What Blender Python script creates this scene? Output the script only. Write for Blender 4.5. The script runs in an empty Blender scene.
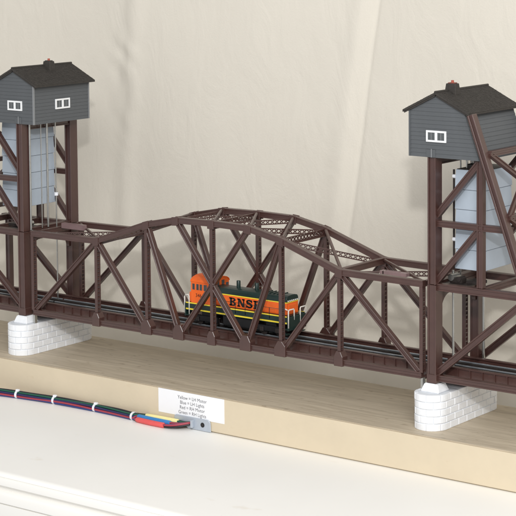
import bpy, bmesh, math, random
from mathutils import Vector, Matrix

random.seed(7)
S = 0.001                     # everything below is laid out in millimetres
scene = bpy.context.scene
COL = scene.collection

# ------------------------------------------------------------------ camera
cd = bpy.data.cameras.new('camera')
cam = bpy.data.objects.new('camera', cd); COL.objects.link(cam)
right = Vector((0.80176639, 0.59759763, -0.00690901))
up = Vector((-0.04261604, 0.06869925, 0.99672679))
fwd = Vector((-0.59611621, 0.7988476, -0.080548))
m = Matrix.Identity(4)
for r in range(3):
    m[r][0] = right[r]; m[r][1] = up[r]; m[r][2] = -fwd[r]
    m[r][3] = (752.88, -920.47, 265.97)[r] * S
cam.matrix_world = m
cd.sensor_width = 36; cd.lens = 1886.6 / 516 * 36
cd.shift_x = (258 - 294.46) / 516; cd.shift_y = (75.14 - 258) / 516
cd.clip_start = 0.05; cd.clip_end = 50
scene.camera = cam

# ------------------------------------------------------------------ light
W = bpy.data.worlds.new('World'); scene.world = W; W.use_nodes = True
bg = W.node_tree.nodes['Background']
bg.inputs[0].default_value = (1.0, 1.0, 1.0, 1); bg.inputs[1].default_value = 0.56

def area(name, loc, target, size, power, color):
    l = bpy.data.lights.new(name, 'AREA'); l.shape = 'DISK'; l.size = size * S
    l.energy = power; l.color = color
    o = bpy.data.objects.new(name, l); COL.objects.link(o)
    o.location = Vector(loc) * S
    o.rotation_euler = (Vector(target) - Vector(loc)).to_track_quat('-Z', 'Y').to_euler()
area('camera_flash', (745, -905, 520), (20, 20, 40), 46, 4.2, (1.0, 0.995, 0.985))
area('soft_front_fill', (1250, -1500, 1250), (0, 20, 20), 1200, 26, (1.0, 0.997, 0.99))  # added soft fill, brightens the lower backdrop and right-facing sides; no known source

vs = scene.view_settings
vs.view_transform = 'Standard'; vs.look = 'None'; vs.gamma = 1; vs.exposure = 0.08
vs.use_curve_mapping = False

# ------------------------------------------------------------------ materials
def lin(c):
    c = c / 255
    return c / 12.92 if c <= 0.04045 else ((c + 0.055) / 1.055) ** 2.4
def rgb(r, g, b): return (lin(r), lin(g), lin(b), 1)

def mat(name, col, rough=0.5, var=0.1, scale=300, bump=0.0, bscale=2000, metal=0.0, spec=0.5, stretch=None, col2=None):
    mt = bpy.data.materials.new(name); mt.use_nodes = True
    nt = mt.node_tree; b = nt.nodes['Principled BSDF']
    b.inputs['Roughness'].default_value = rough; b.inputs['Metallic'].default_value = metal
    b.inputs['Specular IOR Level'].default_value = spec
    tc = nt.nodes.new('ShaderNodeTexCoord'); src = tc.outputs['Object']
    if stretch:
        mp = nt.nodes.new('ShaderNodeMapping'); mp.inputs['Scale'].default_value = stretch
        nt.links.new(src, mp.inputs[0]); src = mp.outputs[0]
    n = nt.nodes.new('ShaderNodeTexNoise'); n.inputs['Scale'].default_value = scale
    n.inputs['Detail'].default_value = 5; n.inputs['Roughness'].default_value = 0.6
    nt.links.new(src, n.inputs['Vector'])
    rp = nt.nodes.new('ShaderNodeValToRGB')
    rp.color_ramp.elements[0].position = 0.3; rp.color_ramp.elements[1].position = 0.7
    c2 = col2 or tuple(min(1, x * (1 + var)) for x in col[:3]) + (1,)
    c1 = tuple(x * (1 - var) for x in col[:3]) + (1,) if not col2 else col
    rp.color_ramp.elements[0].color = c1; rp.color_ramp.elements[1].color = c2
    nt.links.new(n.outputs[0], rp.inputs[0]); nt.links.new(rp.outputs[0], b.inputs['Base Color'])
    mr = nt.nodes.new('ShaderNodeMapRange'); mr.inputs[3].default_value = max(0.03, rough - 0.1); mr.inputs[4].default_value = min(1, rough + 0.1)
    nt.links.new(n.outputs[0], mr.inputs[0]); nt.links.new(mr.outputs[0], b.inputs['Roughness'])
    if bump:
        n2 = nt.nodes.new('ShaderNodeTexNoise'); n2.inputs['Scale'].default_value = bscale; n2.inputs['Detail'].default_value = 4
        nt.links.new(src, n2.inputs['Vector'])
        bp = nt.nodes.new('ShaderNodeBump'); bp.inputs['Strength'].default_value = bump; bp.inputs['Distance'].default_value = 0.0003
        nt.links.new(n2.outputs[0], bp.inputs['Height']); nt.links.new(bp.outputs[0], b.inputs['Normal'])
    return mt

M = {}
M['brown'] = mat('brown_plastic', rgb(72, 47, 42), 0.36, 0.12, 120, 0.10, 1500, spec=0.8)
M['platelight'] = mat('pinkish_grey_plate', rgb(128, 106, 106), 0.35, 0.08, 200)  # pinkish grey, paler than the brown members
M['siding'] = mat('grey_siding', rgb(84, 87, 90), 0.6, 0.05, 150, 0.15, 900)
M['trim'] = mat('grey_trim', rgb(128, 130, 132), 0.55, 0.05)
M['roof'] = mat('roof_shingle', rgb(54, 50, 46), 0.75, 0.25, 600, 0.3, 1500)
M['winframe'] = mat('window_white', rgb(236, 237, 238), 0.45, 0.02)
M['glass'] = mat('window_glass', rgb(84, 88, 90), 0.18, 0.25, 200)
M['cweight'] = mat('pale_blue_plastic', rgb(178, 189, 201), 0.5, 0.04, 120, 0.05)
M['stone'] = mat('white_plastic_stone', rgb(236, 238, 241), 0.55, 0.03, 250, 0.25, 700)
M['core'] = mat('stone_joint', rgb(222, 226, 231), 0.7, 0.03)
M['redcap'] = mat('dull_red_cap', rgb(120, 66, 56), 0.6, 0.2)
M['red'] = mat('red_cap', rgb(170, 84, 66), 0.5, 0.15)
M['steel'] = mat('steel_rod', rgb(190, 190, 186), 0.3, 0.05, metal=0.9)
M['rail'] = mat('nickel_rail', rgb(188, 196, 204), 0.3, 0.12, 150, metal=0.7)
M['tie'] = mat('dark_tie', rgb(52, 47, 44), 0.7, 0.2, 400)
M['dark'] = mat('dark_metal', rgb(46, 40, 38), 0.45, 0.2, 300)
M['orange'] = mat('orange_paint', rgb(242, 106, 34), 0.4, 0.06, 200)
M['green'] = mat('dark_green_paint', rgb(22, 44, 40), 0.35, 0.12, 200)
M['yellow'] = mat('yellow_paint', rgb(240, 216, 60), 0.4, 0.05)
M['black'] = mat('black_plastic', rgb(20, 20, 22), 0.45, 0.2, 300)
M['ink'] = mat('black_ink', rgb(22, 24, 26), 0.6, 0.05)
M['grab'] = mat('white_handrail', rgb(225, 222, 214), 0.4, 0.03)
M['paper'] = mat('white_paper', rgb(236, 237, 240), 0.75, 0.015, 100)
M['print'] = mat('grey_print', rgb(76, 76, 82), 0.8, 0.05)
M['zinc'] = mat('zinc_plate', rgb(182, 190, 200), 0.42, 0.05, 150, metal=0.35)
M['tie_white'] = mat('nylon_white', rgb(232, 234, 240), 0.4, 0.03)
for k, c in dict(w_black=(30, 32, 40), w_green=(24, 84, 66), w_red=(158, 56, 72), w_blue=(46, 66, 132), w_navy=(34, 38, 84), w_purple=(70, 50, 100)).items():
    M[k] = mat('wire_' + k[2:], rgb(*c), 0.38, 0.08)
M['hs_yellow'] = mat('heat_shrink_yellow', rgb(236, 224, 156), 0.45, 0.05)
M['hs_blue'] = mat('heat_shrink_blue', rgb(52, 124, 186), 0.42, 0.06)
M['hs_red'] = mat('heat_shrink_red', rgb(218, 86, 86), 0.42, 0.06)
M['shelf'] = mat('cream_white_paint', rgb(242, 240, 235), 0.5, 0.012, 12, 0.06, 120)
M['edge'] = mat('tan_painted_edge', rgb(209, 195, 170), 0.55, 0.04, 40, 0.25, 500)
M['wood'] = mat('tan_wood_grain', rgb(174, 160, 138), 0.55, 0.1, 420, 0.6, 420, stretch=(0.07, 1.0, 1.0), col2=rgb(203, 189, 166))

# cloth: woven cotton, fine relief only
def cloth_mat():
    mt = mat('cream_cotton', rgb(219, 213, 201), 0.9, 0.02, 14, spec=0.1)
    nt = mt.node_tree; b = nt.nodes['Principled BSDF']
    tc = nt.nodes.new('ShaderNodeTexCoord')
    hs = []
    for d, sc in (('X', 420), ('Z', 420)):
        w = nt.nodes.new('ShaderNodeTexWave'); w.bands_direction = d; w.inputs['Scale'].default_value = sc
        w.inputs['Distortion'].default_value = 2.5; w.inputs['Detail'].default_value = 2; w.inputs['Detail Scale'].default_value = 1.5
        nt.links.new(tc.outputs['Object'], w.inputs['Vector']); hs.append(w)
    ad = nt.nodes.new('ShaderNodeMath'); nt.links.new(hs[0].outputs['Fac'], ad.inputs[0]); nt.links.new(hs[1].outputs['Fac'], ad.inputs[1])
    n = nt.nodes.new('ShaderNodeTexNoise'); n.inputs['Scale'].default_value = 26; n.inputs['Detail'].default_value = 5
    n.inputs['Roughness'].default_value = 0.55; n.inputs['Distortion'].default_value = 1.6
    mp = nt.nodes.new('ShaderNodeMapping'); mp.inputs['Rotation'].default_value = (0, math.radians(24), 0); mp.inputs['Scale'].default_value = (1.5, 1, 0.7)
    nt.links.new(tc.outputs['Object'], mp.inputs[0]); nt.links.new(mp.outputs[0], n.inputs['Vector'])
    n3 = nt.nodes.new('ShaderNodeTexNoise'); n3.inputs['Scale'].default_value = 900; n3.inputs['Detail'].default_value = 3
    nt.links.new(tc.outputs['Object'], n3.inputs['Vector'])
    b1 = nt.nodes.new('ShaderNodeBump'); b1.inputs['Strength'].default_value = 0.05; b1.inputs['Distance'].default_value = 0.0003
    nt.links.new(ad.outputs[0], b1.inputs['Height'])
    b3 = nt.nodes.new('ShaderNodeBump'); b3.inputs['Strength'].default_value = 0.25; b3.inputs['Distance'].default_value = 0.0003
    nt.links.new(n3.outputs[0], b3.inputs['Height']); nt.links.new(b1.outputs[0], b3.inputs['Normal'])
    b2 = nt.nodes.new('ShaderNodeBump'); b2.inputs['Strength'].default_value = 0.24; b2.inputs['Distance'].default_value = 0.003
    nt.links.new(n.outputs[0], b2.inputs['Height']); nt.links.new(b3.outputs[0], b2.inputs['Normal'])
    nt.links.new(b2.outputs[0], b.inputs['Normal'])
    return mt
M['cloth'] = cloth_mat()
def stains(mt, col, scale, lo, hi, amt):
    nt = mt.node_tree; b = nt.nodes['Principled BSDF']
    src = b.inputs['Base Color'].links[0].from_socket
    tc = nt.nodes.new('ShaderNodeTexCoord'); n = nt.nodes.new('ShaderNodeTexNoise'); n.inputs['Scale'].default_value = scale; n.inputs['Detail'].default_value = 6
    mp = nt.nodes.new('ShaderNodeMapping'); mp.inputs['Scale'].default_value = (0.5, 1, 1)
    nt.links.new(tc.outputs['Object'], mp.inputs[0]); nt.links.new(mp.outputs[0], n.inputs['Vector'])
    mr = nt.nodes.new('ShaderNodeMapRange'); mr.inputs[1].default_value = lo; mr.inputs[2].default_value = hi; mr.inputs[4].default_value = amt
    nt.links.new(n.outputs[0], mr.inputs[0])
    mx = nt.nodes.new('ShaderNodeMix'); mx.data_type = 'RGBA'; mx.inputs['B'].default_value = col
    nt.links.new(mr.outputs[0], mx.inputs['Factor']); nt.links.new(src, mx.inputs['A']); nt.links.new(mx.outputs['Result'], b.inputs['Base Color'])
stains(M['shelf'], rgb(206, 190, 160), 55, 0.70, 0.78, 0.3)
stains(M['edge'], rgb(176, 150, 112), 120, 0.68, 0.76, 0.2)
stains(M['wood'], rgb(120, 100, 74), 260, 0.62, 0.72, 0.4)
stains(M['stone'], rgb(196, 200, 206), 200, 0.6, 0.75, 0.5)

# ------------------------------------------------------------------ mesh builder
ORG = {}
V = Vector
class MB:
    def __init__(s): s.v = []; s.f = []
    def add(s, vs, fs):
        n = len(s.v); s.v += [V(p) for p in vs]; s.f += [tuple(i + n for i in f) for f in fs]; return s
    def hexa(s, p):           # 0-3 bottom ring, 4-7 top ring
        return s.add(p, [(3, 2, 1, 0), (4, 5, 6, 7), (0, 1, 5, 4), (1, 2, 6, 5), (2, 3, 7, 6), (3, 0, 4, 7)])
    def box(s, x0, x1, y0, y1, z0, z1):
        return s.hexa([(x0, y0, z0), (x1, y0, z0), (x1, y1, z0), (x0, y1, z0), (x0, y0, z1), (x1, y0, z1), (x1, y1, z1), (x0, y1, z1)])
    def bar(s, p0, p1, a, wa, b, wb):   # bar from p0 to p1, cross-section half-extents along unit vectors a, b
        p0, p1 = V(p0), V(p1); A = a * wa / 2; B = b * wb / 2
        q = [p - A - B for p in (p0,)] 
        return s.hexa([p0 - A - B, p0 + A - B, p0 + A + B, p0 - A + B, p1 - A - B, p1 + A - B, p1 + A + B, p1 - A + B])
    def prism(s, poly, fn0, fn1):       # poly of 2d points, mapped by two functions to the two end faces
        n = len(poly)
        return s.add([fn0(*p) for p in poly] + [fn1(*p) for p in poly],
                     [tuple(range(n - 1, -1, -1)), tuple(range(n, 2 * n))] + [(i, (i + 1) % n, n + (i + 1) % n, n + i) for i in range(n)])
    def tube(s, path, r, n=8, caps=True):
        path = [V(p) for p in path]; rings = []
        prev = None
        for i, p in enumerate(path):
            t = (path[min(i + 1, len(path) - 1)] - path[max(i - 1, 0)]).normalized()
            if prev is None:
                h = V((0, 0, 1)) if abs(t.z) < 0.9 else V((1, 0, 0)); u = t.cross(h).normalized()
            else: u = (prev - t * prev.dot(t)).normalized()
            prev = u; w = t.cross(u)
            rr = r[i] if isinstance(r, (list, tuple)) else r
            rings.append([p + (u * math.cos(2 * math.pi * k / n) + w * math.sin(2 * math.pi * k / n)) * rr for k in range(n)])
        vs = [q for rg in rings for q in rg]; fs = []
        for i in range(len(path) - 1):
            for k in range(n):
                a = i * n + k; b = i * n + (k + 1) % n; fs.append((a, b, b + n, a + n))
        if caps: fs += [tuple(range(n - 1, -1, -1)), tuple(range(len(vs) - n, len(vs)))]
        return s.add(vs, fs)
    def hbeam(s, p0, p1, w, d, n, tf=1.0, rec=0.8):   # n = depth direction; flanges either side, recessed web
        p0, p1 = V(p0), V(p1); t = (p1 - p0).normalized(); n = V(n); n = (n - t * n.dot(t)).normalized(); mm = n.cross(t)
        for sg in (-1, 1):
            o = mm * sg * (w - tf) / 2
            s.bar(p0 + o, p1 + o, mm, tf, n, d)
        return s.bar(p0, p1, mm, w - 2 * tf + 0.3, n, max(0.6, d - 2 * rec))
    def lattice(s, p0, p1, w, n, th=0.8, rail=0.75, bar=0.5, pitch=None):
        p0, p1 = V(p0), V(p1); L = (p1 - p0).length; t = (p1 - p0) / L; n = V(n); n = (n - t * n.dot(t)).normalized(); mm = n.cross(t)
        for sg in (-1, 1):
            o = mm * sg * (w - rail) / 2; s.bar(p0 + o, p1 + o, mm, rail, n, th)
        k = max(2, round(L / (pitch or w * 0.95))); hw = (w - rail) / 2
        for i in range(k):
            a = p0 + t * (L * i / k); b = p0 + t * (L * (i + 1) / k)
            for sg, dz in ((-1, 0.02), (1, -0.02)):
                q0 = a + mm * sg * hw + n * dz; q1 = b - mm * sg * hw + n * dz
                tt = (q1 - q0).normalized(); s.bar(q0, q1, n.cross(tt), bar, n, th * 0.7)
        return s
    def laced(s, p0, p1, w=2.3, d=3.6):              # vertical post: front and rear plate with batten lacing between
        p0, p1 = V(p0), V(p1); x = V((1, 0, 0)); y = V((0, 1, 0))
        for sg in (-1, 1):
            o = y * sg * (d - 0.8) / 2; s.bar(p0 + o, p1 + o, x, w, y, 0.8)
        z = p0.z + 1.2
        while z < p1.z - 1:
            for sg in (-1, 1):
                xx = p0.x + sg * (w / 2 - 0.35)
                s.box(xx - 0.25, xx + 0.25, p0.y - d / 2 + 0.6, p0.y + d / 2 - 0.6, z, z + 1.0)
            z += 2.7
        return s
    def build(s, name, material, parent=None, bevel=0.0, seg=1, smooth=False, origin=None, angle=30):
        lo = V([min(v[i] for v in s.v) for i in range(3)]); hi = V([max(v[i] for v in s.v) for i in range(3)])
        o = V(origin) if origin is not None else V(((lo.x + hi.x) / 2, (lo.y + hi.y) / 2, lo.z))
        me = bpy.data.meshes.new(name)
        me.from_pydata([(v - o) * S for v in s.v], [], s.f)
        bm = bmesh.new(); bm.from_mesh(me); bmesh.ops.recalc_face_normals(bm, faces=bm.faces)
        if bevel:
            es = [e for e in bm.edges if len(e.link_faces) == 2 and e.calc_face_angle(0) > math.radians(angle)]
            bmesh.ops.bevel(bm, geom=es, offset=bevel * S, segments=seg, affect='EDGES', clamp_overlap=True)
        bm.to_mesh(me); bm.free()
        if smooth:
            for p in me.polygons: p.use_smooth = True
            if smooth == 'auto':
                me.set_sharp_from_angle(angle=math.radians(40))
        me.materials.append(M[material])
        ob = bpy.data.objects.new(name, me); COL.objects.link(ob)
        place(ob, o, parent)
        return ob
def place(ob, o, parent):
    ORG[ob.name] = V(o)
    if parent: ob.parent = parent; ob.location = (V(o) - ORG[parent.name]) * S
    else: ob.location = V(o) * S
def thing(name, label, cat, loc, group=None):
    o = bpy.data.objects.new(name, None); COL.objects.link(o); o.empty_display_size = 0.01
    place(o, loc, None); tag(o, label, cat, group); return o
def tag(o, label=None, cat=None, group=None, kind=None):
    if label: o['label'] = label
    if cat: o['category'] = cat
    if group: o['group'] = group
    if kind: o['kind'] = kind
def text_mesh(body, size, thick_x=1.0):
    cu = bpy.data.curves.new('t', 'FONT'); cu.body = body; cu.size = size; cu.align_x = 'CENTER'; cu.offset = 0.0
    cu.resolution_u = 3
    ob = bpy.data.objects.new('t', cu); COL.objects.link(ob)
    dg = bpy.context.evaluated_depsgraph_get(); dg.update()
    me = bpy.data.meshes.new_from_object(ob.evaluated_get(dg))
    res = ([v.co.copy() for v in me.vertices], [tuple(p.vertices) for p in me.polygons])
    bpy.data.objects.remove(ob); bpy.data.curves.remove(cu); bpy.data.meshes.remove(me)
    return res

# ------------------------------------------------------------------ the setting: shelf and backdrop
ZT = -52.4                      # shelf surface
ZB = -29.2                      # top of the wooden base
prof = [(140, ZT), (-156.5, ZT)]
for k in range(1, 6):
    a = math.pi / 2 * k / 5; prof.append((-156.5 - 4.2 * math.sin(a), ZT - 2.2 + 2.2 * math.cos(a)))
prof += [(-160.2, ZT - 2.5), (-160.2, ZT - 2.8), (-161.2, ZT - 3.0), (-161.4, ZT - 3.4), (-161.4, ZT - 7.0)]
for k in range(1, 7):
    a = math.pi / 2 * k / 6; prof.append((-161.4 + 3.4 * math.sin(a) , ZT - 7.0 - 3.2 * (1 - math.cos(a)) - 0.4 * k / 6))
prof += [(-160.2, ZT - 11.0), (-161.6, ZT - 11.8), (-162.0, ZT - 13.0), (-162.0, ZT - 17.2), (-161.4, ZT - 17.8), (-160.6, ZT - 17.9), (-160.6, ZT - 18.3),
         (-161.4, ZT - 18.5), (-161.6, ZT - 40), (-150, ZT - 60), (140, ZT - 60)]
sh = MB().prism(prof, lambda y, z: (-800, y, z), lambda y, z: (800, y, z)).build('shelf', 'shelf', smooth='auto')
tag(sh, kind='structure')

YC = 118.0
def fold(X, Z):
    d = 0.0
    g = lambda x, w: math.exp(-(x / w) ** 2)
    # pleat right of centre: recedes to a crease, then comes slowly forward again
    xc = 19.9 + (Z - 57.4) * 0.162 + 0.8 * math.sin(Z / 40.0)
    u = X - xc; fade = 1 / (1 + math.exp(-(Z - 20) / 18.0))
    k = max(0.0, min(1.0, (u + 12) / 12)) if u < 0 else 1.0
    d += fade * ((2.6 * k ** 1.25 if u < 0 else 2.6 * math.exp(-u / 26.0)) + 0.55 * g(u - 0.5, 1.6) - 0.9 * g(u + 14, 7))
    # soft vertical roll left of centre with crumples
    xl = -183 + (Z - 61) * 0.098 + 1.5 * math.sin(Z / 17.0)
    u = X - xl
    d += -2.2 * g(u - 3, 10) + 4.5 * (1 / (1 + math.exp(u / 12.0)))
    cr = 1.3 * g(u + 6, 14) * max(0, min(1, (Z - 100) / 50)) * max(0, min(1, (215 - Z) / 40))
    d += cr * (0.30 * math.sin(Z / 4.2 + u * 0.21 + 1.3 * math.sin(Z / 9.0)) + 0.22 * math.sin(Z / 6.9 - u * 0.3))
    # broad undulation and slanting drape lines
    d += 2.2 * math.sin(X / 83.0 + 0.6) + 0.8 * math.sin(X / 37.0 + Z / 160.0) + 0.5 * math.sin((X * 0.8 + Z * 0.55) / 21.0 + math.sin(Z / 70.0))
    d += 0.35 * math.sin((X * 0.5 - Z * 0.9) / 15.0 + 2 * math.sin(X / 60.0)) * (0.4 + 0.6 * g(Z - 40, 70))
    return d
mb = MB(); nx, nz = 900, 260
x0, x1, z0, z1 = -680.0, 420.0, ZT + 0.3, 400.0
for j in range(nz + 1):
    for i in range(nx + 1):
        X = x0 + (x1 - x0) * i / nx; Z = z0 + (z1 - z0) * j / nz
        mb.v.append(V((X, YC + fold(X, Z), Z)))
for j in range(nz):
    for i in range(nx):
        a = j * (nx + 1) + i; mb.f.append((a, a + 1, a + nx + 2, a + nx + 1))
bd = mb.build('backdrop_cloth', 'cloth', smooth=True); tag(bd, kind='structure')

# ------------------------------------------------------------------ wooden base
base = thing('wooden_base', 'long tan painted board carrying the bridge, with wood grain top', 'board', (0, 20, ZT + 0.02))
MB().prism([(-22, ZB - 0.7), (-22, ZT + 0.8), (-20.6, ZT + 0.75), (-20.6, ZT + 0.03), (62.6, ZT + 0.03), (62.6, ZT + 0.75), (64, ZT + 0.8), (64, ZB - 0.7)], lambda y, z: (-560, y, z), lambda y, z: (560, y, z)).build('board_body', 'edge', base, bevel=0.2)
MB().box(-560, 560, -21.9, 64, ZB - 0.72, ZB).build('top_veneer', 'wood', base, bevel=0.3, seg=2)

# ------------------------------------------------------------------ piers
PX = 167.2; D = 47.7; SP = 158.6
def pier(sx, label):
    cx = sx * PX; r = 10.2; ya, yb = -3.3, 51.0; h = 21.2; nc = 5; ch = h / nc; nb = 19
    t = thing('bridge_pier', label, 'pier', (cx, 24, ZB), 'stone piers under the towers')
    arc = math.pi * r; st = yb - ya; per = 2 * (arc + st)
    def pt(u, off):
        u %= per
        if u < arc:
            a = math.pi + u / r; return (cx + (r + off) * math.cos(a), ya + (r + off) * math.sin(a))
        u -= arc
        if u < st: return (cx + r + off, ya + u)
        u -= st
        if u < arc:
            a = u / r; return (cx + (r + off) * math.cos(a), yb + (r + off) * math.sin(a))
        u -= arc
        return (cx - r - off, yb - u)
    n = 72
    MB().prism([pt(per * k / n, -0.55) for k in range(n)], lambda x, y: (x, y, ZB), lambda x, y: (x, y, ZB + h - 0.1)).build('core', 'core', t)
    bl = per / nb
    for c in range(nc):
        for k in range(nb):
            u0 = (k + (0.5 if c % 2 else 0)) * bl + 0.16; u1 = u0 + bl - 0.32
            off = random.uniform(-0.12, 0.14); ns = 6
            us = [u0 + (u1 - u0) * i / ns for i in range(ns + 1)]
            poly = [pt(u, off) for u in us] + [pt(u, -2.2) for u in reversed(us)]
            zb = ZB + c * ch + (0.0 if c == 0 else 0.16); zt = ZB + (c + 1) * ch - (0.0 if c == nc - 1 else 0.16)
            MB().prism(poly, lambda x, y: (x, y, zb), lambda x, y: (x, y, zt)).build('stone_block', 'stone', t, bevel=0.28, seg=1)
    for y in (0, D):
        MB().hexa([(cx - 6.4, y - 6.2, ZB + h - 0.2), (cx + 6.4, y - 6.2, ZB + h - 0.2), (cx + 6.4, y + 6.2, ZB + h - 0.2), (cx - 6.4, y + 6.2, ZB + h - 0.2),
                   (cx - 4.6, y - 4.4, -3.2), (cx + 4.6, y - 4.4, -3.2), (cx + 4.6, y + 4.4, -3.2), (cx - 4.6, y + 4.4, -3.2)]).build('pedestal', 'stone', t, bevel=0.5, seg=2)
    return t
pier(-1, 'white stone-block pier under the left lift tower')
pier(1, 'white stone-block pier under the right lift tower')

# ------------------------------------------------------------------ lift span
A_, B_, C_ = 59.05, 44.5, 55.0
XU = [-SP, -C_ - B_, -C_, -29.6, 0, 29.6, C_, C_ + B_, SP]
XL = [-SP, -C_ - B_, -C_, -27.5, 0, 27.5, C_, C_ + B_, SP]
ZU = [54.5, 55.1, 70.2, 75.3, 75.8, 75.3, 70.2, 55.1, 54.5]
span = thing('lift_span', 'brown arched truss span of the lift bridge between the two towers', 'bridge', (0, 24, -2.2))
yv = V((0, 1, 0)); zv = V((0, 0, 1)); xv = V((1, 0, 0))
for yy in (0, D):
    out = -1 if yy == 0 else 1
    for i in range(8):
        e0 = 1.2 if i == 0 else 0; e1 = 1.2 if i == 7 else 0
        MB().hbeam((XU[i] - e0, yy, ZU[i]), (XU[i + 1] + e1, yy, ZU[i + 1]), 3.9, 4.0, yv, 0.9, 0.25).build('top_chord', 'brown', span, bevel=0.14)
    for i in range(8):
        MB().hbeam((XL[i], yy, 0), (XL[i + 1], yy, 0), 3.8, 4.0, yv, 0.9, 0.5).build('bottom_chord', 'brown', span, bevel=0.14)
    for i in (0, 1, 2, 4, 6, 7, 8):
        MB().laced((XU[i], yy, 1.6), (XU[i], yy, ZU[i] - 1.6), 2.3, 3.6).build('vertical_post', 'brown', span, bevel=0.1)
    for (xa, za), (xb, zb) in [((XL[0], 0), (XU[1], ZU[1])), ((XU[1], ZU[1]), (XL[2], 0)), ((XU[2], ZU[2]), (XL[3], 0)), ((XL[3], 0), (XU[5], ZU[5])),
                               ((XU[3], ZU[3]), (XL[5], 0)), ((XL[5], 0), (XU[6], ZU[6])), ((XL[6], 0), (XU[7], ZU[7])), ((XU[7], ZU[7]), (XL[8], 0))]:
        p0 = V((xa, yy + 0.05, za)); p1 = V((xb, yy + 0.05, zb)); t = (p1 - p0).normalized()
        MB().hbeam(p0 + t * 2.2, p1 - t * 2.2, 3.3, 3.4, yv, 0.8, 0.75).build('diagonal_brace', 'brown', span, bevel=0.13)
    # bottom gussets: five-sided blocks round each node
    for i in range(1, 8):
        x = XL[i]; wide = 4.3 if i in (2, 3, 5, 6) else 3.2; top = 7.4 if i in (2, 3, 5, 6) else 6.6
        poly = [(-wide, -2.4), (wide, -2.4), (wide, 3.4), (wide * 0.5, top), (-wide * 0.5, top), (-wide, 3.4)]
        if i in (2, 6):
            sgn = 1 if i == 6 else -1
            poly = [(-wide, -2.4), (wide, -2.4), (wide, 4.2 if sgn > 0 else 3.0), (1.4 * 1.0, top), (-1.4 * 1.0, top), (-wide, 3.0 if sgn > 0 else 4.2)]
        MB().prism(poly, lambda a, b: (x + a, yy - 2.85, b), lambda a, b: (x + a, yy + 2.85, b)).build('gusset_plate', 'brown', span, bevel=0.22)
    for i in range(1, 8):
        sl = (ZU[min(i + 1, 8)] - ZU[i - 1]) / (XU[min(i + 1, 8)] - XU[i - 1])
        for sy in (-1, 1):
            ya, yb = yy + sy * 1.5, yy + sy * 2.35
            w = 2.6; poly = [(-w, -3.4 - sl * w), (w, -3.4 + sl * w), (w, 2.15 + sl * w), (-w, 2.15 - sl * w)]
            MB().prism(poly, lambda a, b: (XU[i] + a, ya, ZU[i] + b), lambda a, b: (XU[i] + a, yb, ZU[i] + b)).build('gusset_plate', 'brown', span, bevel=0.2)
# top lateral system
for i in range(9):
    z = ZU[i]
    if i in (1, 7):
        MB().hbeam((XU[i], 1.9, z), (XU[i], D - 1.9, z), 4.0, 3.4, xv, 0.8, 0.4).build('portal_strut', 'brown', span, bevel=0.14)
    elif i in (2, 4, 6):
        mb = MB().bar((XU[i], 1.9, z - 3.3), (XU[i], D - 1.9, z - 3.3), xv, 2.2, zv, 0.9)
        mb.lattice((XU[i], 1.9, z - 1.1), (XU[i], D - 1.9, z - 1.1), 4.2, xv, 0.9, 0.7, 0.55, 3.4).build('sway_beam', 'brown', span)
    elif i in (0, 8):
        MB().hbeam((XU[i], 1.9, z - 0.3), (XU[i], D - 1.9, z - 0.3), 3.4, 2.2, xv, 0.8, 0.4).build('end_beam', 'brown', span, bevel=0.14)
for i in range(8):
    z0_, z1_ = ZU[i] + 0.9, ZU[i + 1] + 0.9
    MB().bar((XU[i + 1], 1.2, z1_ - 0.1), (XU[i], D - 1.2, z0_ - 0.1), (V((XU[i] - XU[i + 1], D, 0)).normalized()).cross(zv), 1.9, zv, 1.5).build('lateral_brace', 'brown', span, bevel=0.35, seg=2)
    MB().lattice((XU[i], 1.6, z0_ - 2.3), (XU[i + 1], D - 1.6, z1_ - 2.3), 3.3, V((-D, XU[i + 1] - XU[i], 0)), 0.8, 0.7, 0.5, 3.2).build('lattice_brace', 'brown', span)
# little plates on the end laterals
MB().box(-157, -136, 25.6, 29.4, 54.8, 58.6).build('connection_plate', 'platelight', span, bevel=0.3, seg=2)
mb = MB()
for a, b, c, d in ((124, 141, 9.2, 10.0), (124, 141, 12.4, 13.2), (136, 141, 9.9, 12.5), (122, 125, 9.2, 13.2)): mb.box(a, b, c, d, 54.8, 57.0)
mb.build('connection_plate', 'platelight', span, bevel=0.15)
# bearings on the piers
for x in (-SP, SP):
    for y in (0, D):
        MB().box(x - 0.8, x + 0.8, y - 1.0, y + 1.6, ZB + 21.15, -1.6).build('bearing', 'steel', span, bevel=0.1)

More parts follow.
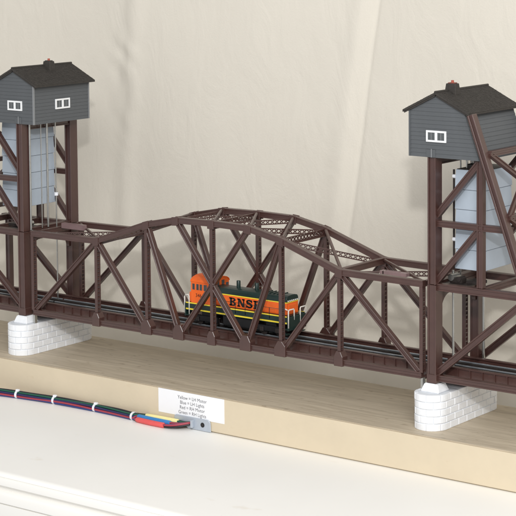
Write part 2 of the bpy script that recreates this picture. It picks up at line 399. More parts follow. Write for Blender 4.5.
# deck and track: used by span and towers
def deck(parent, xa, xb):
    MB().box(xa, xb, 11, 36.7, -0.6, 0.9).build('deck_plate', 'brown', parent, bevel=0.1)
    for y, out in ((10.4, -1), (37.3, 1)):
        g = MB().box(xa, xb, y - 0.5, y + 0.5, -3.0, 4.6).box(xa, xb, y - 1.4, y + 1.4, 4.3, 5.1)
        gb = g.build('deck_girder', 'brown', parent, bevel=0.1)
        n = int((xb - xa) // 8.1)
        for k in range(n + 1):
            x = xa + 1.2 + (xb - xa - 2.4) * k / max(1, n)
            MB().box(x - 0.35, x + 0.35, min(y + out * 0.4, y + out * 1.25), max(y + out * 0.4, y + out * 1.25), -2.8, 4.35).build('rib', 'brown', gb)
    mb = MB(); x = xa + 1.2
    while x < xb - 1.0:
        mb.box(x - 0.85, x + 0.85, 15.6, 32.1, 0.85, 2.35 + random.uniform(-.05, .05)); x += 3.3
    ts = mb.build('ties', 'tie', parent); tag(ts, kind='stuff')
    for y in (19.1, 28.6):
        rl = MB().box(xa + .3, xb - .3, y - 0.8, y + 0.8, 2.3, 2.7).box(xa + .3, xb - .3, y - 0.25, y + 0.25, 2.6, 3.75).build('rail', 'tie', parent)
        MB().box(xa + .3, xb - .3, y - 0.42, y + 0.42, 3.7, 4.3).build('rail_head', 'rail', rl)
    for y in (21.2, 26.5):   # guard rails
        MB().box(xa + .3, xb - .3, y - 0.3, y + 0.3, 2.3, 3.7).build('guard_rail', 'dark', parent)
deck(span, -SP + 0.4, SP - 0.4)
for i in range(9):
    MB().box(XL[i] - 1.1, XL[i] + 1.1, 1.9, 45.8, -2.6, -0.75).build('floor_beam', 'brown', span, bevel=0.1)

# ------------------------------------------------------------------ towers
HZ = 130.0
def tower(s, label):
    t = thing('lift_tower', label, 'tower', (s * 196, 24, -3.2), 'lift towers')
    XE = 245.0
    P = lambda x, y, z: (s * x, y, z)
    def bx(mb, xa, xb, *r):
        return mb.box(min(s * xa, s * xb), max(s * xa, s * xb), *r)
    for y in (0, D):
        MB().hbeam(P(PX, y, -3.2), P(PX, y, 55.0), 5.9, 7.6, yv, 1.1, 0.5).build('main_post', 'brown', t, bevel=0.2)
        MB().hbeam(P(PX, y, 55.25), P(PX, y, HZ), 5.5, 7.4, yv, 1.0, 0.9).build('main_post', 'brown', t, bevel=0.2)
        bx(MB(), PX - 3.3, PX + 3.3, y - 4.0, y + 4.0, -2.9, 2.2).build('post_shoe', 'brown', t, bevel=0.25)
        MB().hbeam(P(PX + 2.5, y, 53.9), P(236, y, 53.9), 4.2, 4.4, yv, 0.9, 0.5).build('tower_beam', 'brown', t, bevel=0.15)
        MB().hbeam(P(198.6, y, 56.1), P(198.6, y, HZ), 4.0, 4.0, yv, 0.9, 0.5).build('outer_post', 'brown', t, bevel=0.15)
        xm = lambda z: 195.0 + (157.4 - z) / 2.75
        MB().hbeam(P(xm(156.4), y + (-5.3 if y == 0 else 5.3), 156.4), P(xm(55), y + (-5.3 if y == 0 else 5.3), 55), 4.1, 5.0, yv, 1.25, 1.1).build('sloping_leg', 'brown', t, bevel=0.25)
        MB().hbeam(P(PX + 2.5, y, 91.2), P(xm(91.2), y, 91.2), 3.7, 3.8, yv, 0.8, 0.5).build('cross_brace', 'brown', t, bevel=0.13)
        for a, b in (((PX + 1.5, 95.5), (197.4, 128.3)), ((PX + 1.5, 56.8), (197.4, 89.6))):
            MB().hbeam(P(a[0], y, a[1]), P(b[0], y, b[1]), 3.7, 3.2, yv, 0.9, 0.7).build('diagonal_brace', 'brown', t, bevel=0.13)
        MB().hbeam(P(PX + 1.5, y, 2.2), P(229, y, 52.6), 4.0, 3.4, yv, 0.9, 0.8).build('diagonal_brace', 'brown', t, bevel=0.13)
        MB().hbeam(P(230.5, y, 1.8), P(230.5, y, 51.9), 4.0, 4.0, yv, 0.9, 0.5).build('outer_post', 'brown', t, bevel=0.13)
        MB().hbeam(P(PX + 3.0, y, 0), P(XE, y, 0), 3.8, 4.0, yv, 0.9, 0.5).build('bottom_chord', 'brown', t, bevel=0.14)
    # bracing between the sloping legs
    pts = [(134.5, 99.0), (99.0, 64.0)]
    for za, zb in pts:
        MB().hbeam(P(xm(za) + 2.6, -3.0, za), P(xm(za) + 2.6, D + 3.0, za), 3.2, 3.2, xv, 0.8, 0.5).build('cross_brace', 'brown', t, bevel=0.13)
        n = V((s * 1, 0, 1 / 2.75)).normalized()
        MB().hbeam(P(xm(za) + 2.6, -3.0, za), P(xm(zb) + 2.6, D + 3.0, zb), 3.2, 2.4, n, 0.8, 0.5).build('lateral_brace', 'brown', t, bevel=0.13)
        MB().hbeam(P(xm(zb) + 2.6, -3.0, zb), P(xm(za) + 2.6, D + 3.0, za), 3.2, 2.2, n, 0.8, 0.5).build('lateral_brace', 'brown', t, bevel=0.13)
    MB().hbeam(P(xm(64), -3.0, 64), P(xm(64), D + 3.0, 64), 3.2, 3.2, xv, 0.8, 0.5).build('cross_brace', 'brown', t, bevel=0.13)
    # portal with rounded knees between the main posts, at deck clearance
    ya, yb = 3.4, D - 3.4; r = 9.5; zt = 53.2; zl = 48.2
    poly = [(ya, zt), (yb, zt), (yb, zl - r)]
    for k in range(0, 9): a = math.pi / 2 * k / 8; poly.append((yb - 1.6 - r + r * math.cos(a), zl - r + r * math.sin(a)))
    for k in range(0, 9): a = math.pi / 2 + math.pi / 2 * k / 8; poly.append((ya + 1.6 + r + r * math.cos(a), zl - r + r * math.sin(a)))
    poly.append((ya, zl - r))
    MB().prism(poly, lambda y, z: (s * (PX - 1.2), y, z), lambda y, z: (s * (PX + 1.6), y, z)).build('portal_arch', 'brown', t, bevel=0.2)
    MB().hbeam(P(PX + 0.2, 3.0, 55.2), P(PX + 0.2, D - 3.0, 55.2), 3.8, 5.0, xv, 0.9, 0.5).build('portal_beam', 'brown', t, bevel=0.15)
    MB().hbeam(P(PX, 3.0, 127.4), P(PX, D - 3.0, 127.4), 4.0, 4.4, xv, 0.9, 0.5).build('top_beam', 'brown', t, bevel=0.15)
    MB().hbeam(P(198.6, 2.0, 54.2), P(198.6, D - 2.0, 54.2), 4.0, 3.2, xv, 0.9, 0.5).build('tower_beam', 'brown', t, bevel=0.15)
    MB().hbeam(P(230.5, 2.0, 54.0), P(230.5, D - 2.0, 54.0), 4.0, 3.2, xv, 0.9, 0.5).build('tower_beam', 'brown', t, bevel=0.15)
    # machinery deck under the counterweight, with its winch
    bx(MB(), PX + 2.8, 187, 2.3, 22, 54.6, 55.6).build('machine_deck', 'dark', t, bevel=0.1)
    w = bx(MB(), 172.5, 181, 7.5, 13.0, 55.6, 58.4).build('winch', 'dark', t, bevel=0.3, seg=2)
    MB().tube([P(174, 6.6, 58.6), P(174, 14.5, 58.6)], 2.0, 14).build('drum', 'steel', w, smooth='auto')
    MB().tube([P(179, 6.9, 58.0), P(179, 12.8, 58.0)], 1.5, 12).build('drum', 'dark', w, smooth='auto')
    bx(MB(), 183, 192, 9, 18, 55.6, 57.6).build('winch', 'dark', t, bevel=0.3, seg=2)
    # guide cables and tubes
    rods = [(PX - 3.6, 2.9, 0.75, 56, HZ), (PX - 3.4, 14.1, 0.35, 56, HZ), (PX - 3.4, 20.0, 0.75, 56, HZ), (PX - 3.4, 28.4, 0.5, -3, HZ), (PX - 3.6, 4.3, 0.7, -6, 56)] if s < 0 else \
           [(172.2, 12.3, 0.75, -2, 62), (173.5, 44.6, 0.9, 0, 56), (PX + 5.0, 20.5, 0.5, 56, HZ)]
    for x, y, r_, za, zb in rods:
        MB().tube([P(x, y, za), P(x, y, zb)], r_, 10).build('guide_rod', 'steel', t, smooth='auto')
    if s < 0:
        MB().tube([P(PX - 3.4, 28.4, 77), P(PX - 3.4, 28.4, 79.2)], 1.5, 10).build('rod_clamp', 'tie_white', t, smooth='auto')
    deck(t, min(s * (SP + 0.6), s * XE), max(s * (SP + 0.6), s * XE))
    return t
tower(-1, 'brown lift tower at the left, its sloping legs cut off by the frame')
tower(1, 'brown lift tower at the right with a sloping leg in front')

# ------------------------------------------------------------------ counterweights
def counterweight(s, zb, label):
    xa, xb = 176.6, 195.2; ya, yb = 8.0, 39.8
    t = thing('counterweight', label, 'counterweight', (s * (xa + xb) / 2, 23.9, zb), 'tower counterweights')
    n = 5; h = 58.5 / n
    for k in range(n):
        z0_ = zb + k * h; z1_ = z0_ + h - 0.25; e = 0.45
        X0, X1 = sorted((s * xa, s * xb))
        MB().hexa([(X0 - e, ya - e, z0_), (X1 + e, ya - e, z0_), (X1 + e, yb + e, z0_), (X0 - e, yb + e, z0_),
                   (X0, ya, z1_), (X1, ya, z1_), (X1, yb, z1_), (X0, yb, z1_)]).build('panel_block', 'cweight', t, bevel=0.15)
        MB().box(X0 + .5, X1 - .5, ya + .5, yb - .5, z1_ - 0.2, z1_ + 0.35).build('joint', 'dark', t)
    top = zb + 58.3
    for y in (14, 20, 28, 34):
        MB().tube([(s * (xa + 4), y, top), (s * (xa + 4), y, HZ + 0.1)], 0.7, 8).build('hanger', 'steel', t, smooth='auto')
    for z in (zb + 6, zb + 17, zb + 44, zb + 54):
        for y in (8.6,):
            x = s * (xa - 0.2)
            MB().tube([(x, y, z), (x - s * 1.9, y, z)], 1.2, 10).build('guide_shoe', 'tie_white', t, smooth='auto')
    MB().box(min(s * (xa - 2.1), s * (xa - 1.2)), max(s * (xa - 2.1), s * (xa - 1.2)), 8.2, 9.1, zb, zb + 58).build('guide_strip', 'dark', t)
    MB().box(min(s * (xa + 5), s * (xa + 12)), max(s * (xa + 5), s * (xa + 12)), 12, 18, top, min(HZ - 0.3, top + 3)).build('hanger_block', 'dark', t, bevel=0.3)
    return t
counterweight(-1, 70.0, 'pale blue paneled counterweight hanging inside the left tower')
counterweight(1, 64.2, 'pale blue paneled counterweight hanging inside the right tower')

# ------------------------------------------------------------------ machinery houses
def house(s, chim_y, chim_dx, chim_dz, label):
    cx = s * 171.0; hw = 18.4; ya, yb = -3.6, 50.4; ze = 157.2; za = 166.3
    t = thing('machinery_house', label, 'house', (cx, 24, HZ), 'machinery houses on top of the towers')
    def xin(z): return cx - s * (hw if z <= ze else max(0.0, hw * (za - z) / (za - ze)))
    def xout(z): return cx + s * (28.4 - 10.0 * (z - HZ) / (ze - HZ) if z <= ze else max(0.0, hw * (za - z) / (za - ze)))
    core = MB().prism([(xin(HZ), HZ), (xout(HZ), HZ), (xout(ze), ze), (cx, za), (xin(ze), ze)], lambda x, z: (x, ya, z), lambda x, z: (x, yb, z)).build('wall', 'siding', t)
    p = 2.42
    z = HZ
    while z < za - 1.0:
        z1_ = min(z + p, za - 0.3)
        for yy, o in ((ya, -1), (yb, 1)):
            a0, a1, b0, b1 = xin(z), xin(z1_), xout(z), xout(z1_)
            MB().hexa([(a0, yy, z), (b0, yy, z), (b0, yy + o * 0.4, z), (a0, yy + o * 0.4, z),
                       (a1, yy, z1_), (b1, yy, z1_), (b1, yy + o * 0.14, z1_), (a1, yy + o * 0.14, z1_)]).build('siding_board', 'siding', core)
        if z1_ <= ze + 0.6:
            for fx, o in ((xin, -s), (xout, s)):
                x0_, x1_ = fx(z), fx(min(z1_, ze))
                MB().hexa([(x0_, ya, z), (x0_ + o * 0.4, ya, z), (x0_ + o * 0.4, yb, z), (x0_, yb, z), (x1_, ya, z1_), (x1_ + o * 0.14, ya, z1_), (x1_ + o * 0.14, yb, z1_), (x1_, yb, z1_)]).build('siding_board', 'siding', core)
        z += p
    for o in (-s,):
        for yy, q in ((ya, -1), (yb, 1)):
            MB().box(cx + o * hw - (0.5 if o > 0 else 0.65), cx + o * hw + (0.65 if o > 0 else 0.5), yy - (0.65 if q < 0 else 0.4), yy + (0.65 if q > 0 else 0.4), HZ, ze - 0.4).build('corner_trim', 'trim' if s < 0 else 'siding', t)
    MB().box(s * PX - 3.2, s * PX + 3.0, ya - 0.75, ya - 0.2, HZ, HZ + 4.6).build('post_tab', 'siding', t, bevel=0.15)
    MB().box(s * PX + 0.3, s * PX + 0.9, ya - 1.05, ya - 0.7, HZ + 0.1, HZ + 5.0).build('post_tab_edge', 'trim', t)
    # roof
    ov = 4.1; ry0, ry1 = -5.6, 53.4; slope = (za - ze) / hw; zr = za + 1.75; zc = zr - (hw + ov) * slope
    roof = None
    for o in (-1, 1):
        xe = cx + o * (hw + ov)
        th = 1.3
        rf = MB().prism([(cx, zr), (xe, zc), (xe, zc - th), (cx, zr - th)], lambda x, z: (x, ry0, z), lambda x, z: (x, ry1, z)).build('roof_slope', 'roof', t, bevel=0.12)
        roof = roof or rf
        L = math.hypot(hw + ov, zr - zc); ux = V((o * (hw + ov), 0, zc - zr)) / L; nn = V((o * (zr - zc), 0, hw + ov)) / L
        mb = MB(); rows = 22; cols = 46; dl = L / rows; dy = (ry1 - ry0 - 0.6) / cols
        for i in range(rows):
            for j in range(cols + (i % 2)):
                a = max(ry0 + 0.3, ry0 + 0.3 + (j - (0.5 if i % 2 else 0)) * dy + 0.08); b = min(ry1 - 0.3, ry0 + 0.3 + (j + 1 - (0.5 if i % 2 else 0)) * dy - 0.08)
                if b - a < 0.2: continue
                q0 = V((cx, 0, zr)) + ux * (i * dl); q1 = V((cx, 0, zr)) + ux * (i * dl + dl * 1.02)
                k = 0.26 + random.uniform(-.08, .10)
                mb.hexa([q0 + yv * a, q1 + yv * a, q1 + yv * b, q0 + yv * b, q0 + yv * a + nn * 0.1, q1 + yv * a + nn * k, q1 + yv * b + nn * k, q0 + yv * b + nn * 0.1])
        tag(mb.build('shingles', 'roof', t), kind='stuff')
        MB().prism([(cx + o * 0.4, zr - th - 0.1), (xe - o * 0.8, zc - th - 0.1 + 0.8 * slope), (xe - o * 0.8, zc - th - 0.9 + 0.8 * slope), (cx + o * 0.4, zr - th - 1.2)], lambda x, z: (x, ry0 + 0.5, z), lambda x, z: (x, ry0 + 1.3, z)).build('barge_board', 'roof', t)
    MB().tube([(cx, ry0, zr + 0.15), (cx, ry1, zr + 0.15)], 0.75, 8).build('ridge_cap', 'roof', t)
    # windows
    def window(c, ax, o, w=13.6, h=6.7):
        # frame in plane at c; ax: direction along the wall; o: outward
        ax = V(ax); o = V(o); c = V(c)
        fr = MB(); bw = 1.15
        for du, dv, a, b in ((0, h / 2 - bw / 2, w, bw), (0, -h / 2 + bw / 2, w, bw), (-w / 2 + bw / 2, 0, bw, h - 2 * bw), (w / 2 - bw / 2, 0, bw, h - 2 * bw), (0, 0, 1.7, h - 2 * bw)):
            q = c + ax * du + zv * dv
            fr.bar(q, q + o * 0.95, ax, a, zv, b)
        f = fr.build('window', 'winframe', t, bevel=0.12)
        for sg in (-1, 1):
            q = c + ax * sg * 3.3
            MB().bar(q, q + o * 0.5, ax, w / 2 - 1.75, zv, h - 2 * bw - 0.05).build('pane', 'glass', f)
            MB().bar(q + o * 0.5, q + o * 0.75, ax, 0.35, zv, h - 2 * bw - 0.1).build('muntin', 'trim', f)
        return f
    wx = 171.0 if s > 0 else -169.8
    window((wx, ya - 0.3, 142.4), (1, 0, 0), (0, -1, 0))
    window((cx + s * 2, yb + 0.3, 142.4), (-1, 0, 0), (0, 1, 0))
    if s < 0:
        window((xin(142) + 0.3, 23.8, 142.6), (0, 1, 0), (1, 0, 0), 14.2, 7.0)
    kx = cx + chim_dx; kz = zr + chim_dz
    # chimney straddling the ridge
    c = MB().hexa([(kx - 4.2, chim_y - 3.2, kz - 4.0), (kx + 4.2, chim_y - 3.2, kz - 4.0), (kx + 4.2, chim_y + 3.2, kz - 4.0), (kx - 4.2, chim_y + 3.2, kz - 4.0),
                   (kx - 3.1, chim_y - 2.3, kz + 4.4), (kx + 3.1, chim_y - 2.3, kz + 4.4), (kx + 3.1, chim_y + 2.3, kz + 4.4), (kx - 3.1, chim_y + 2.3, kz + 4.4)]).build('chimney', 'roof', t, bevel=0.25)
    MB().box(kx - 2.2, kx + 2.2, chim_y - 1.8, chim_y + 1.8, kz + 4.35, kz + 4.9).build('chimney_cap', 'redcap' if s > 0 else 'dark', c, bevel=0.15)
    MB().tube([(kx, chim_y, kz + 4.8), (kx, chim_y, kz + 6.2)], 0.85, 10).build('flue', 'red', c, smooth='auto')
    return t
house(-1, 28.0, 2.6, -1.4, 'dark grey machinery house on the left tower, windows on two sides')
house(1, 11.5, 1.2, -0.3, 'dark grey machinery house on the right tower, red-topped chimney')

# ------------------------------------------------------------------ locomotive
loco = thing('locomotive', 'orange and dark green toy switcher locomotive standing on the bridge track', 'locomotive', (6, 23.9, 4.3))
LY0, LY1 = 14.4, 33.4; LM = 23.9
MB().box(-35, 48, LY0 + .2, LY1 - .2, 13.4, 18.6).build('frame_sill', 'green', loco, bevel=0.3)
for y, o in ((LY0 + .2, -1), (LY1 - .2, 1)):
    for za, zb in ((14.1, 15.0), (18.25, 19.0)):
        MB().box(-34.8, 47.8, min(y, y + o * 0.22), max(y, y + o * 0.22), za, zb).build('yellow_stripe', 'yellow', loco)
MB().box(-35.2, 48.2, LY0 + .3, LY1 - .3, 18.6, 18.85).build('walkway', 'green', loco)
# hood
hy0, hy1 = 17.6, 30.2; hx0, hx1 = -13.2, 45.2
hood = MB().box(hx0, hx1, hy0, hy1, 18.8, 26.5).build('hood', 'orange', loco, bevel=0.25)
cur = [(hy0, 26.9)]
for k in range(0, 7):
    a = math.pi * (1 - k / 6); cur.append((LM + math.cos(a) * (hy1 - hy0) / 2 * 0.985, 29.2 + 2.0 * math.sin(a) ** 0.7 if 0 < k < 6 else 29.2))
cur.append((hy1, 26.9))
MB().prism(cur, lambda y, z: (hx0, y, z), lambda y, z: (hx1 + 0.15, y, z)).build('hood_top', 'green', hood, bevel=0.2)
MB().box(hx0, hx1 + 0.1, hy0 - 0.12, hy1 + 0.12, 26.35, 27.0).build('yellow_line', 'yellow', hood)
for x in (1.9, 16.9):
    MB().tube([(x, LM, 30.5), (x, LM, 35.2), (x, LM, 35.5)], [1.35, 1.35, 1.15], 12).build('exhaust_stack', 'green', hood, smooth='auto')
for x in (24, 27, 30, 33, 36, 39):
    MB().box(x - 0.35, x + 0.35, LM - 3.6, LM + 3.6, 30.8, 31.5).build('roof_louvre', 'green', hood)
for k in range(6):
    MB().tube([(hx1 + 0.2, hy0 + 1.5 + k * 1.9, 27.6), (hx1 + 0.7, hy0 + 1.5 + k * 1.9, 27.6)], 0.5, 8).build('marker_light', 'grab', hood)
MB().box(hx1 - .1, hx1 + 0.45, LM - 4.2, LM + 4.2, 19.6, 25.2).build('radiator_grille', 'orange', hood, bevel=0.2)
for x in (28.0, 34.5, 40.5):
    MB().box(x - 2.2, x + 2.2, hy0 - 0.2, hy0 + .1, 19.6, 25.4).build('hood_door', 'orange', hood, bevel=0.1)
# cab
cx0, cx1 = -30.8, -13.2
arch = [(LY0 + .4, 18.8), (LY0 + .4, 33.0)]
for k in range(1, 8):
    a = math.pi * (1 - k / 8); arch.append((LM + math.cos(a) * 9.1, 33.0 + 3.4 * math.sin(a)))
arch += [(LY1 - .4, 33.0), (LY1 - .4, 18.8)]
cab = MB().prism(arch, lambda y, z: (cx0, y, z), lambda y, z: (cx1, y, z)).build('cab', 'orange', loco, bevel=0.25)
ra = []
for k in range(0, 9): a = math.pi * (1 - k / 8); ra.append((LM + math.cos(a) * 9.45, 32.9 + 3.8 * math.sin(a)))
for k in range(8, -1, -1): a = math.pi * (1 - k / 8); ra.append((LM + math.cos(a) * 9.2, 32.7 + 3.4 * math.sin(a)))
MB().prism(ra, lambda y, z: (cx0 - 0.25, y, z), lambda y, z: (cx1 + 0.3, y, z)).build('cab_roof', 'orange', cab)
for yy, o in ((LY0 + .4, -1), (LY1 - .4, 1)):
    for x in (-28.4, -25.0, -22.2, -18.6):
        w = 1.0 if x != -18.6 else 1.3
        f = MB().box(x - w, x + w, min(yy, yy + o * 0.18), max(yy, yy + o * 0.18), 27.7, 31.6).build('window', 'glass', cab)
        MB().box(x - 0.15, x + 0.15, min(yy + o * .1, yy + o * 0.3), max(yy + o * .1, yy + o * 0.3), 27.8, 31.5).build('muntin', 'black', f)
for y in (17.0, LM - 2.6, LM + 2.6, 30.8):
    MB().box(cx1 - .1, cx1 + 0.2, y - 1.3, y + 1.3, 31.2 if abs(y - LM) < 4 else 27.5, 34.0 if abs(y - LM) < 4 else 31.8).build('window', 'glass', cab)
MB().box(cx0 - 2.6, cx0, LY0 + 2, LY1 - 2, 18.8, 25.5).build('rear_box', 'orange', cab, bevel=0.3)
# road number on the cab and letters on the hood (flat print, just proud of the paint)
def print_text(body, size, xc, y, z, name, material, parent, sx=1.0, out=-1):
    vs_, fs_ = text_mesh(body, size)
    mb = MB(); mb.v = [V((xc - out * p.x * sx * 1.0 if out > 0 else xc + p.x * sx, y, z + p.y)) for p in vs_]; mb.f = fs_
    me = mb.build(name, material, parent)
    return me
print_text('346', 3.4, -24.2, LY0 + .26, 23.0, 'road_number', 'ink', cab)
def slab_letters(x, y, z, h, adv, w):
    t = h * 0.27; sf = h * 0.15
    def bx(mb, a, b, c, d): mb.box(x + a, x + b, y - 0.16, y + 0.02, z + c, z + d)
    # B
    mb = MB(); bx(mb, 0, w * .52, 0, sf); bx(mb, 0, w * .52, h - sf, h); bx(mb, w * .12, w * .12 + t * 1.15, 0, h); bx(mb, w * .3, w * .55, h * .46, h * .58)
    def bowl(zc, ry, rx):
        o = [(math.sin(a), math.cos(a)) for a in [math.pi * k / 10 for k in range(11)]]
        pts = [(x + w * .5 + rx * c, z + zc + ry * d) for c, d in o] + [(x + w * .5 + (rx - t * 1.1) * c, z + zc + (ry - sf) * d) for c, d in reversed(o)]
        for k in range(10):
            q = [pts[k], pts[k + 1], pts[20 - k], pts[21 - k]]
            mb.prism(q, lambda a, b: (a, y - 0.16, b), lambda a, b: (a, y + 0.02, b))
    bowl(h * .26, h * .26, w * .42); bowl(h * .76, h * .24, w * .38)
    mb.build('letter_b', 'ink', hood); x += adv
    # N
    mb = MB(); bx(mb, w * .02, w * .34, h - sf, h); bx(mb, w * .02, w * .42, 0, sf); bx(mb, w * .66, w * 1.04, h - sf, h)
    bx(mb, w * .14, w * .14 + t * .75, 0, h); bx(mb, w * .80, w * .80 + t * .75, 0, h)
    mb.prism([(x + w * .1, z + h), (x + w * .42, z + h), (x + w * .97, z), (x + w * .7, z)], lambda a, b: (a, y - 0.15, b), lambda a, b: (a, y + 0.02, b))
    mb.build('letter_n', 'ink', hood); x += adv * 1.08
    # S
    mb = MB(); path = []
    for k in range(9): a = math.radians(20 + k * 250 / 8); path.append((x + w * .48 + w * .33 * math.cos(a), z + h * .74 + h * .19 * math.sin(a)))
    for k in range(1, 9): a = math.radians(90 - k * 250 / 8); path.append((x + w * .48 + w * .36 * math.cos(a), z + h * .285 + h * .21 * math.sin(a)))
    for k in range(len(path) - 1):
        p, q = V((path[k][0], 0, path[k][1])), V((path[k + 1][0], 0, path[k + 1][1])); tt = (q - p).normalized(); nn = tt.cross(yv)
        wd = t * (0.72 + 0.5 * abs(tt.z) * 0 + 0.45 * abs(tt.x) * (1 if 5 < k < 11 else 0.1))
        mb.bar(p - tt * .12 + yv * (y - .07), q + tt * .12 + yv * (y - .07), nn, wd, yv, 0.18)
    bx(mb, w * .78, w * .88, h * .66, h); bx(mb, w * .04, w * .14, 0, h * .34)
    mb.build('letter_s', 'ink', hood); x += adv * .96
    # F
    mb = MB(); bx(mb, 0, w * .55, 0, sf); bx(mb, 0, w * .95, h - sf, h); bx(mb, w * .14, w * .14 + t * 1.15, 0, h); bx(mb, w * .3, w * .68, h * .44, h * .58)
    bx(mb, w * .86, w * .95, h * .66, h); bx(mb, w * .6, w * .68, h * .34, h * .68)
    mb.build('letter_f', 'ink', hood)
slab_letters(-0.9, hy0 - 0.02, 20.0, 5.3, 6.5, 6.0)
# running gear
MB().box(-6, 20, LY0 + 2.2, LY1 - 2.2, 6.6, 13.5).build('fuel_tank', 'black', loco, bevel=0.8, seg=2)
for tx in (-20, 33):
    tr = MB().box(tx - 10, tx + 10, LY0 + 1.6, LY0 + 3.6, 7.2, 11.0).box(tx - 10, tx + 10, LY1 - 3.6, LY1 - 1.6, 7.2, 11.0).box(tx - 4, tx + 4, LY0 + 3, LY1 - 3, 8, 13.5).build('truck', 'black', loco, bevel=0.3)
    for wx_ in (-6.2, 6.2):
        for ya_, yb_ in ((18.1, 20.0), (27.7, 29.6)):
            MB().tube([(tx + wx_, ya_, 7.25), (tx + wx_, yb_, 7.25)], 2.95, 20).build('wheel', 'dark', tr, smooth='auto')
        MB().box(tx + wx_ - 1.5, tx + wx_ + 1.5, LY0 + 0.9, LY0 + 1.7, 7.0, 10.0).build('axle_box', 'dark', tr, bevel=0.25)
for x, o in ((-35, -1), (48, 1)):
    MB().box(min(x, x + o * 1.2), max(x, x + o * 1.2), LY0, LY1, 9.5, 18.4).build('end_beam', 'green', loco, bevel=0.25)
    MB().box(min(x, x + o * 4.5), max(x, x + o * 4.5), LM - 1.2, LM + 1.2, 8.5, 10.8).build('coupler', 'black', loco, bevel=0.3)
    for ys in ((LY0, LY0 + 3.4), (LY1 - 3.4, LY1)):
        for zz in (7.0, 10.2):
            MB().box(min(x - o * 3.2, x + o * 0.4), max(x - o * 3.2, x + o * 0.4), ys[0], ys[1], zz, zz + 0.5).build('step', 'green', loco)
    xe = x + o * 1.0
    for ya_, yb_ in ((LY0 + .3, LM - 3.2), (LM + 3.2, LY1 - .3)):
        p = [(xe, ya_, 11.5), (xe, ya_, 22.2), (xe, ya_ + .5, 23.0), (xe, yb_ - .5, 23.0), (xe, yb_, 22.2), (xe, yb_, 16.0)]
        MB().tube(p, 0.42, 8).build('handrail', 'grab', loco, smooth=True)
    MB().tube([(x - o * 3.0, LY0, 11.0), (x - o * 3.0, LY0, 23.0), (x - o * 2.4, LY0, 23.9), (x + o * .6, LY0 + .1, 23.0)], 0.38, 8).build('handrail', 'grab', loco, smooth=True)
for yy in (LY0 + 0.1, LY1 - 0.1):
    MB().tube([(-12, yy, 23.1), (44, yy, 23.1)], 0.16, 6).build('side_rail', 'green', loco, smooth=True)
    for x in (-10, 6.5, 14.5, 22, 34, 44):
        MB().tube([(x, yy, 16), (x, yy, 23.1)], 0.2, 6).build('stanchion', 'ink', loco, smooth=True)

# ------------------------------------------------------------------ paper label
lab = MB().box(-27.8, 26.2, -22.22, -22.02, -45.3, -29.75).build('paper_label', 'paper')
tag(lab, 'white paper label with four lines of print on the board edge', 'label')
for i, body in enumerate(['Yellow = LH Motor', 'Blue = LH Lights', 'Red = RH Motor', 'Green = RH Lights']):
    print_text(body, 3.15, 0.2, -22.26, -34.4 - i * 3.15, 'text_line', 'print', lab, sx=0.94)

# ------------------------------------------------------------------ metal bracket
br = thing('cable_bracket', 'small grey metal bracket with a screw hole where the wires enter', 'bracket', (1, -23, ZT))
poly = [(-14, -45.6), (-12.6, -44.6), (13.6, -44.6), (15.4, -46.0), (15.8, -52.2), (-3.0, -52.2), (-5.5, -49.6), (-14, -49.0)]
MB().prism(poly, lambda x, z: (x, -23.1, z), lambda x, z: (x, -22.3, z)).build('plate', 'zinc', br, bevel=0.2)
MB().tube([(9.3, -23.25, -48.3), (9.3, -22.9, -48.3)], 1.55, 18).build('screw_hole', 'black', br, smooth='auto')
MB().tube([(9.3, -23.3, -48.3), (9.3, -23.05, -48.3)], 0.6, 10).build('screw', 'dark', br, smooth='auto')
MB().box(0.9, 2.6, -25.4, -23.0, -50.8, -46.0).build('tab', 'zinc', br, bevel=0.2)

# ------------------------------------------------------------------ wire bundle
wb = thing('wire_bundle', 'dark bundle of coloured wires held by white ties along the board', 'wires', (-120, -27, ZT))
ctrl = [(-330, -84), (-270, -62), (-215, -45), (-175, -35.5), (-147, -30.2), (-117, -26.8), (-85, -25.6), (-58, -26.2), (-43, -27.4)]
def cr(P, t):
    n = len(P) - 1; i = min(int(t * n), n - 1); f = t * n - i
    p = [P[max(i - 1, 0)], P[i], P[i + 1], P[min(i + 2, n)]]
    return tuple(0.5 * (2 * p[1][k] + (p[2][k] - p[0][k]) * f + (2 * p[0][k] - 5 * p[1][k] + 4 * p[2][k] - p[3][k]) * f * f + (3 * p[1][k] - p[0][k] - 3 * p[2][k] + p[3][k]) * f ** 3) for k in range(len(p[0])))
colors = ['w_black', 'w_green', 'w_navy', 'w_red', 'w_blue', 'w_black', 'w_purple', 'w_navy', 'w_red']
# offsets (toward viewer, up) inside the bundle
offs = [(1.2, 1.7), (0.0, 2.2), (-1.25, 1.6), (2.0, 0.35), (2.1, -1.1), (0.4, 0.5), (-1.4, -0.2), (0.7, -1.4), (-0.9, -1.5)]
offs = [(-0.6, 2.0), (0.75, 1.65), (1.75, 0.75), (2.05, -0.45), (1.5, -1.5), (0.2, -1.55), (-1.2, -1.3), (-1.7, 0.3), (0.1, 0.1)]
colors = ['w_black', 'w_green', 'w_navy', 'w_red', 'w_blue', 'w_red', 'w_black', 'w_red', 'w_black']
zc0 = ZT + 2.35
hs = {'hs_red': ((-39.5, -30.2, ZT + 1.75), (-15.5, -31.0, ZT + 1.75)), 'hs_blue': ((-40.5, -27.6, ZT + 2.9), (-13.5, -27.0, ZT + 2.5)), 'hs_yellow': ((-36, -25.0, ZT + 3.5), (-9.0, -24.7, ZT + 3.7))}
grp = {0: 'hs_yellow', 1: 'hs_yellow', 7: 'hs_yellow', 2: 'hs_blue', 3: 'hs_blue', 6: 'hs_blue', 8: 'hs_red', 4: 'hs_red', 5: 'hs_red'}
cnt = {}
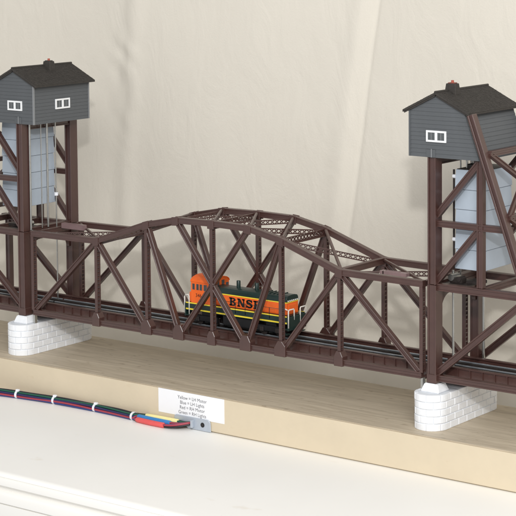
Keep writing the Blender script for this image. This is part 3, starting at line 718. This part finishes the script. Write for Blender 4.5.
for i, (c, (oy, oz)) in enumerate(zip(colors, offs)):
    path = []
    for k in range(61):
        t = k / 60; x, y = cr(ctrl, t)
        tw = 0.16 * math.sin(t * 17 + 0.8 * i) ; jx = 0.12 * math.sin(t * 31 + i * 2.1)
        a, b = oy * math.cos(tw) - oz * math.sin(tw), oy * math.sin(tw) + oz * math.cos(tw)
        path.append((x, y - a * (1 + jx * .4), max(ZT + 0.72, zc0 + b + jx)))
    h0, h1 = hs[grp[i]]; j = cnt.get(grp[i], 0); cnt[grp[i]] = j + 1
    aa = 2.1 * j + 0.5; dy, dz = 0.85 * math.cos(aa), 0.85 * math.sin(aa)
    tail = [path[-1]]
    for f in (0.0, 0.33, 0.66, 1.0):
        tail.append(tuple(h0[q] + (h1[q] - h0[q]) * f + (0, dy, dz)[q] for q in range(3)))
    end = (0.6, -24.0 + dy * .6, -48.2 + dz * 0.8)
    mid = tuple((tail[-1][q] + end[q]) / 2 + (0, -2.6 if grp[i] == 'hs_red' else (-1.2 if grp[i] == 'hs_blue' else -0.3), -0.3)[q] for q in range(3))
    tail += [mid, end]
    fine = [cr(tail, k / 28) for k in range(1, 29)]
    fine = [(p[0], min(p[1], -22.95), max(ZT + 0.72, p[2])) for p in fine]
    MB().tube(path + fine, 0.68, 8).build('wire', c, wb, smooth=True)
for k, (a, b) in hs.items():
    a, b = V(a), V(b); d = b - a; bend = V((0, -0.5 if k != 'hs_yellow' else 0, 0))
    pts = [a + d * f + bend * math.sin(math.pi * f) for f in (0, .03, .25, .5, .75, .97, 1)]
    MB().tube(pts, [1.4, 1.68, 1.7, 1.72, 1.7, 1.68, 1.35], 14).build('heat_shrink', k, wb, smooth='auto')
for t in (0.503, 0.633, 0.775, 0.978):
    x, y = cr(ctrl, t); x2, y2 = cr(ctrl, t + 0.004)
    d = V((x2 - x, y2 - y, 0)).normalized(); n = d.cross(zv)
    ring = [V((x, y, zc0 + 0.2)) + n * 3.05 * math.cos(a) + zv * 2.75 * math.sin(a) for a in [2 * math.pi * k / 24 for k in range(24)]]
    inn = [V((x, y, zc0 + 0.2)) + n * 2.5 * math.cos(a) + zv * 2.2 * math.sin(a) for a in [2 * math.pi * k / 24 for k in range(24)]]
    mb = MB(); w = d * 0.75; vs_ = [p - w for p in ring] + [p + w for p in ring] + [p - w for p in inn] + [p + w for p in inn]
    for p in vs_: p.z = max(p.z, ZT + 0.02)
    fs_ = []
    for k in range(24):
        q = (k + 1) % 24; fs_ += [(k, q, 24 + q, 24 + k), (48 + k, 72 + k, 72 + q, 48 + q), (k, 48 + k, 48 + q, q), (24 + k, 24 + q, 72 + q, 72 + k)]
    mb.add(vs_, fs_)
    ct = mb.build('cable_tie', 'tie_white', wb, smooth='auto')
    if t < 0.9:
        hp = V((x, y, zc0 + 0.2)) - n * 0.0 + zv * 2.7
        MB().bar(hp - d * 1.3, hp + d * 1.3, n, 2.0, zv, 1.5).build('tie_head', 'tie_white', ct, bevel=0.3)
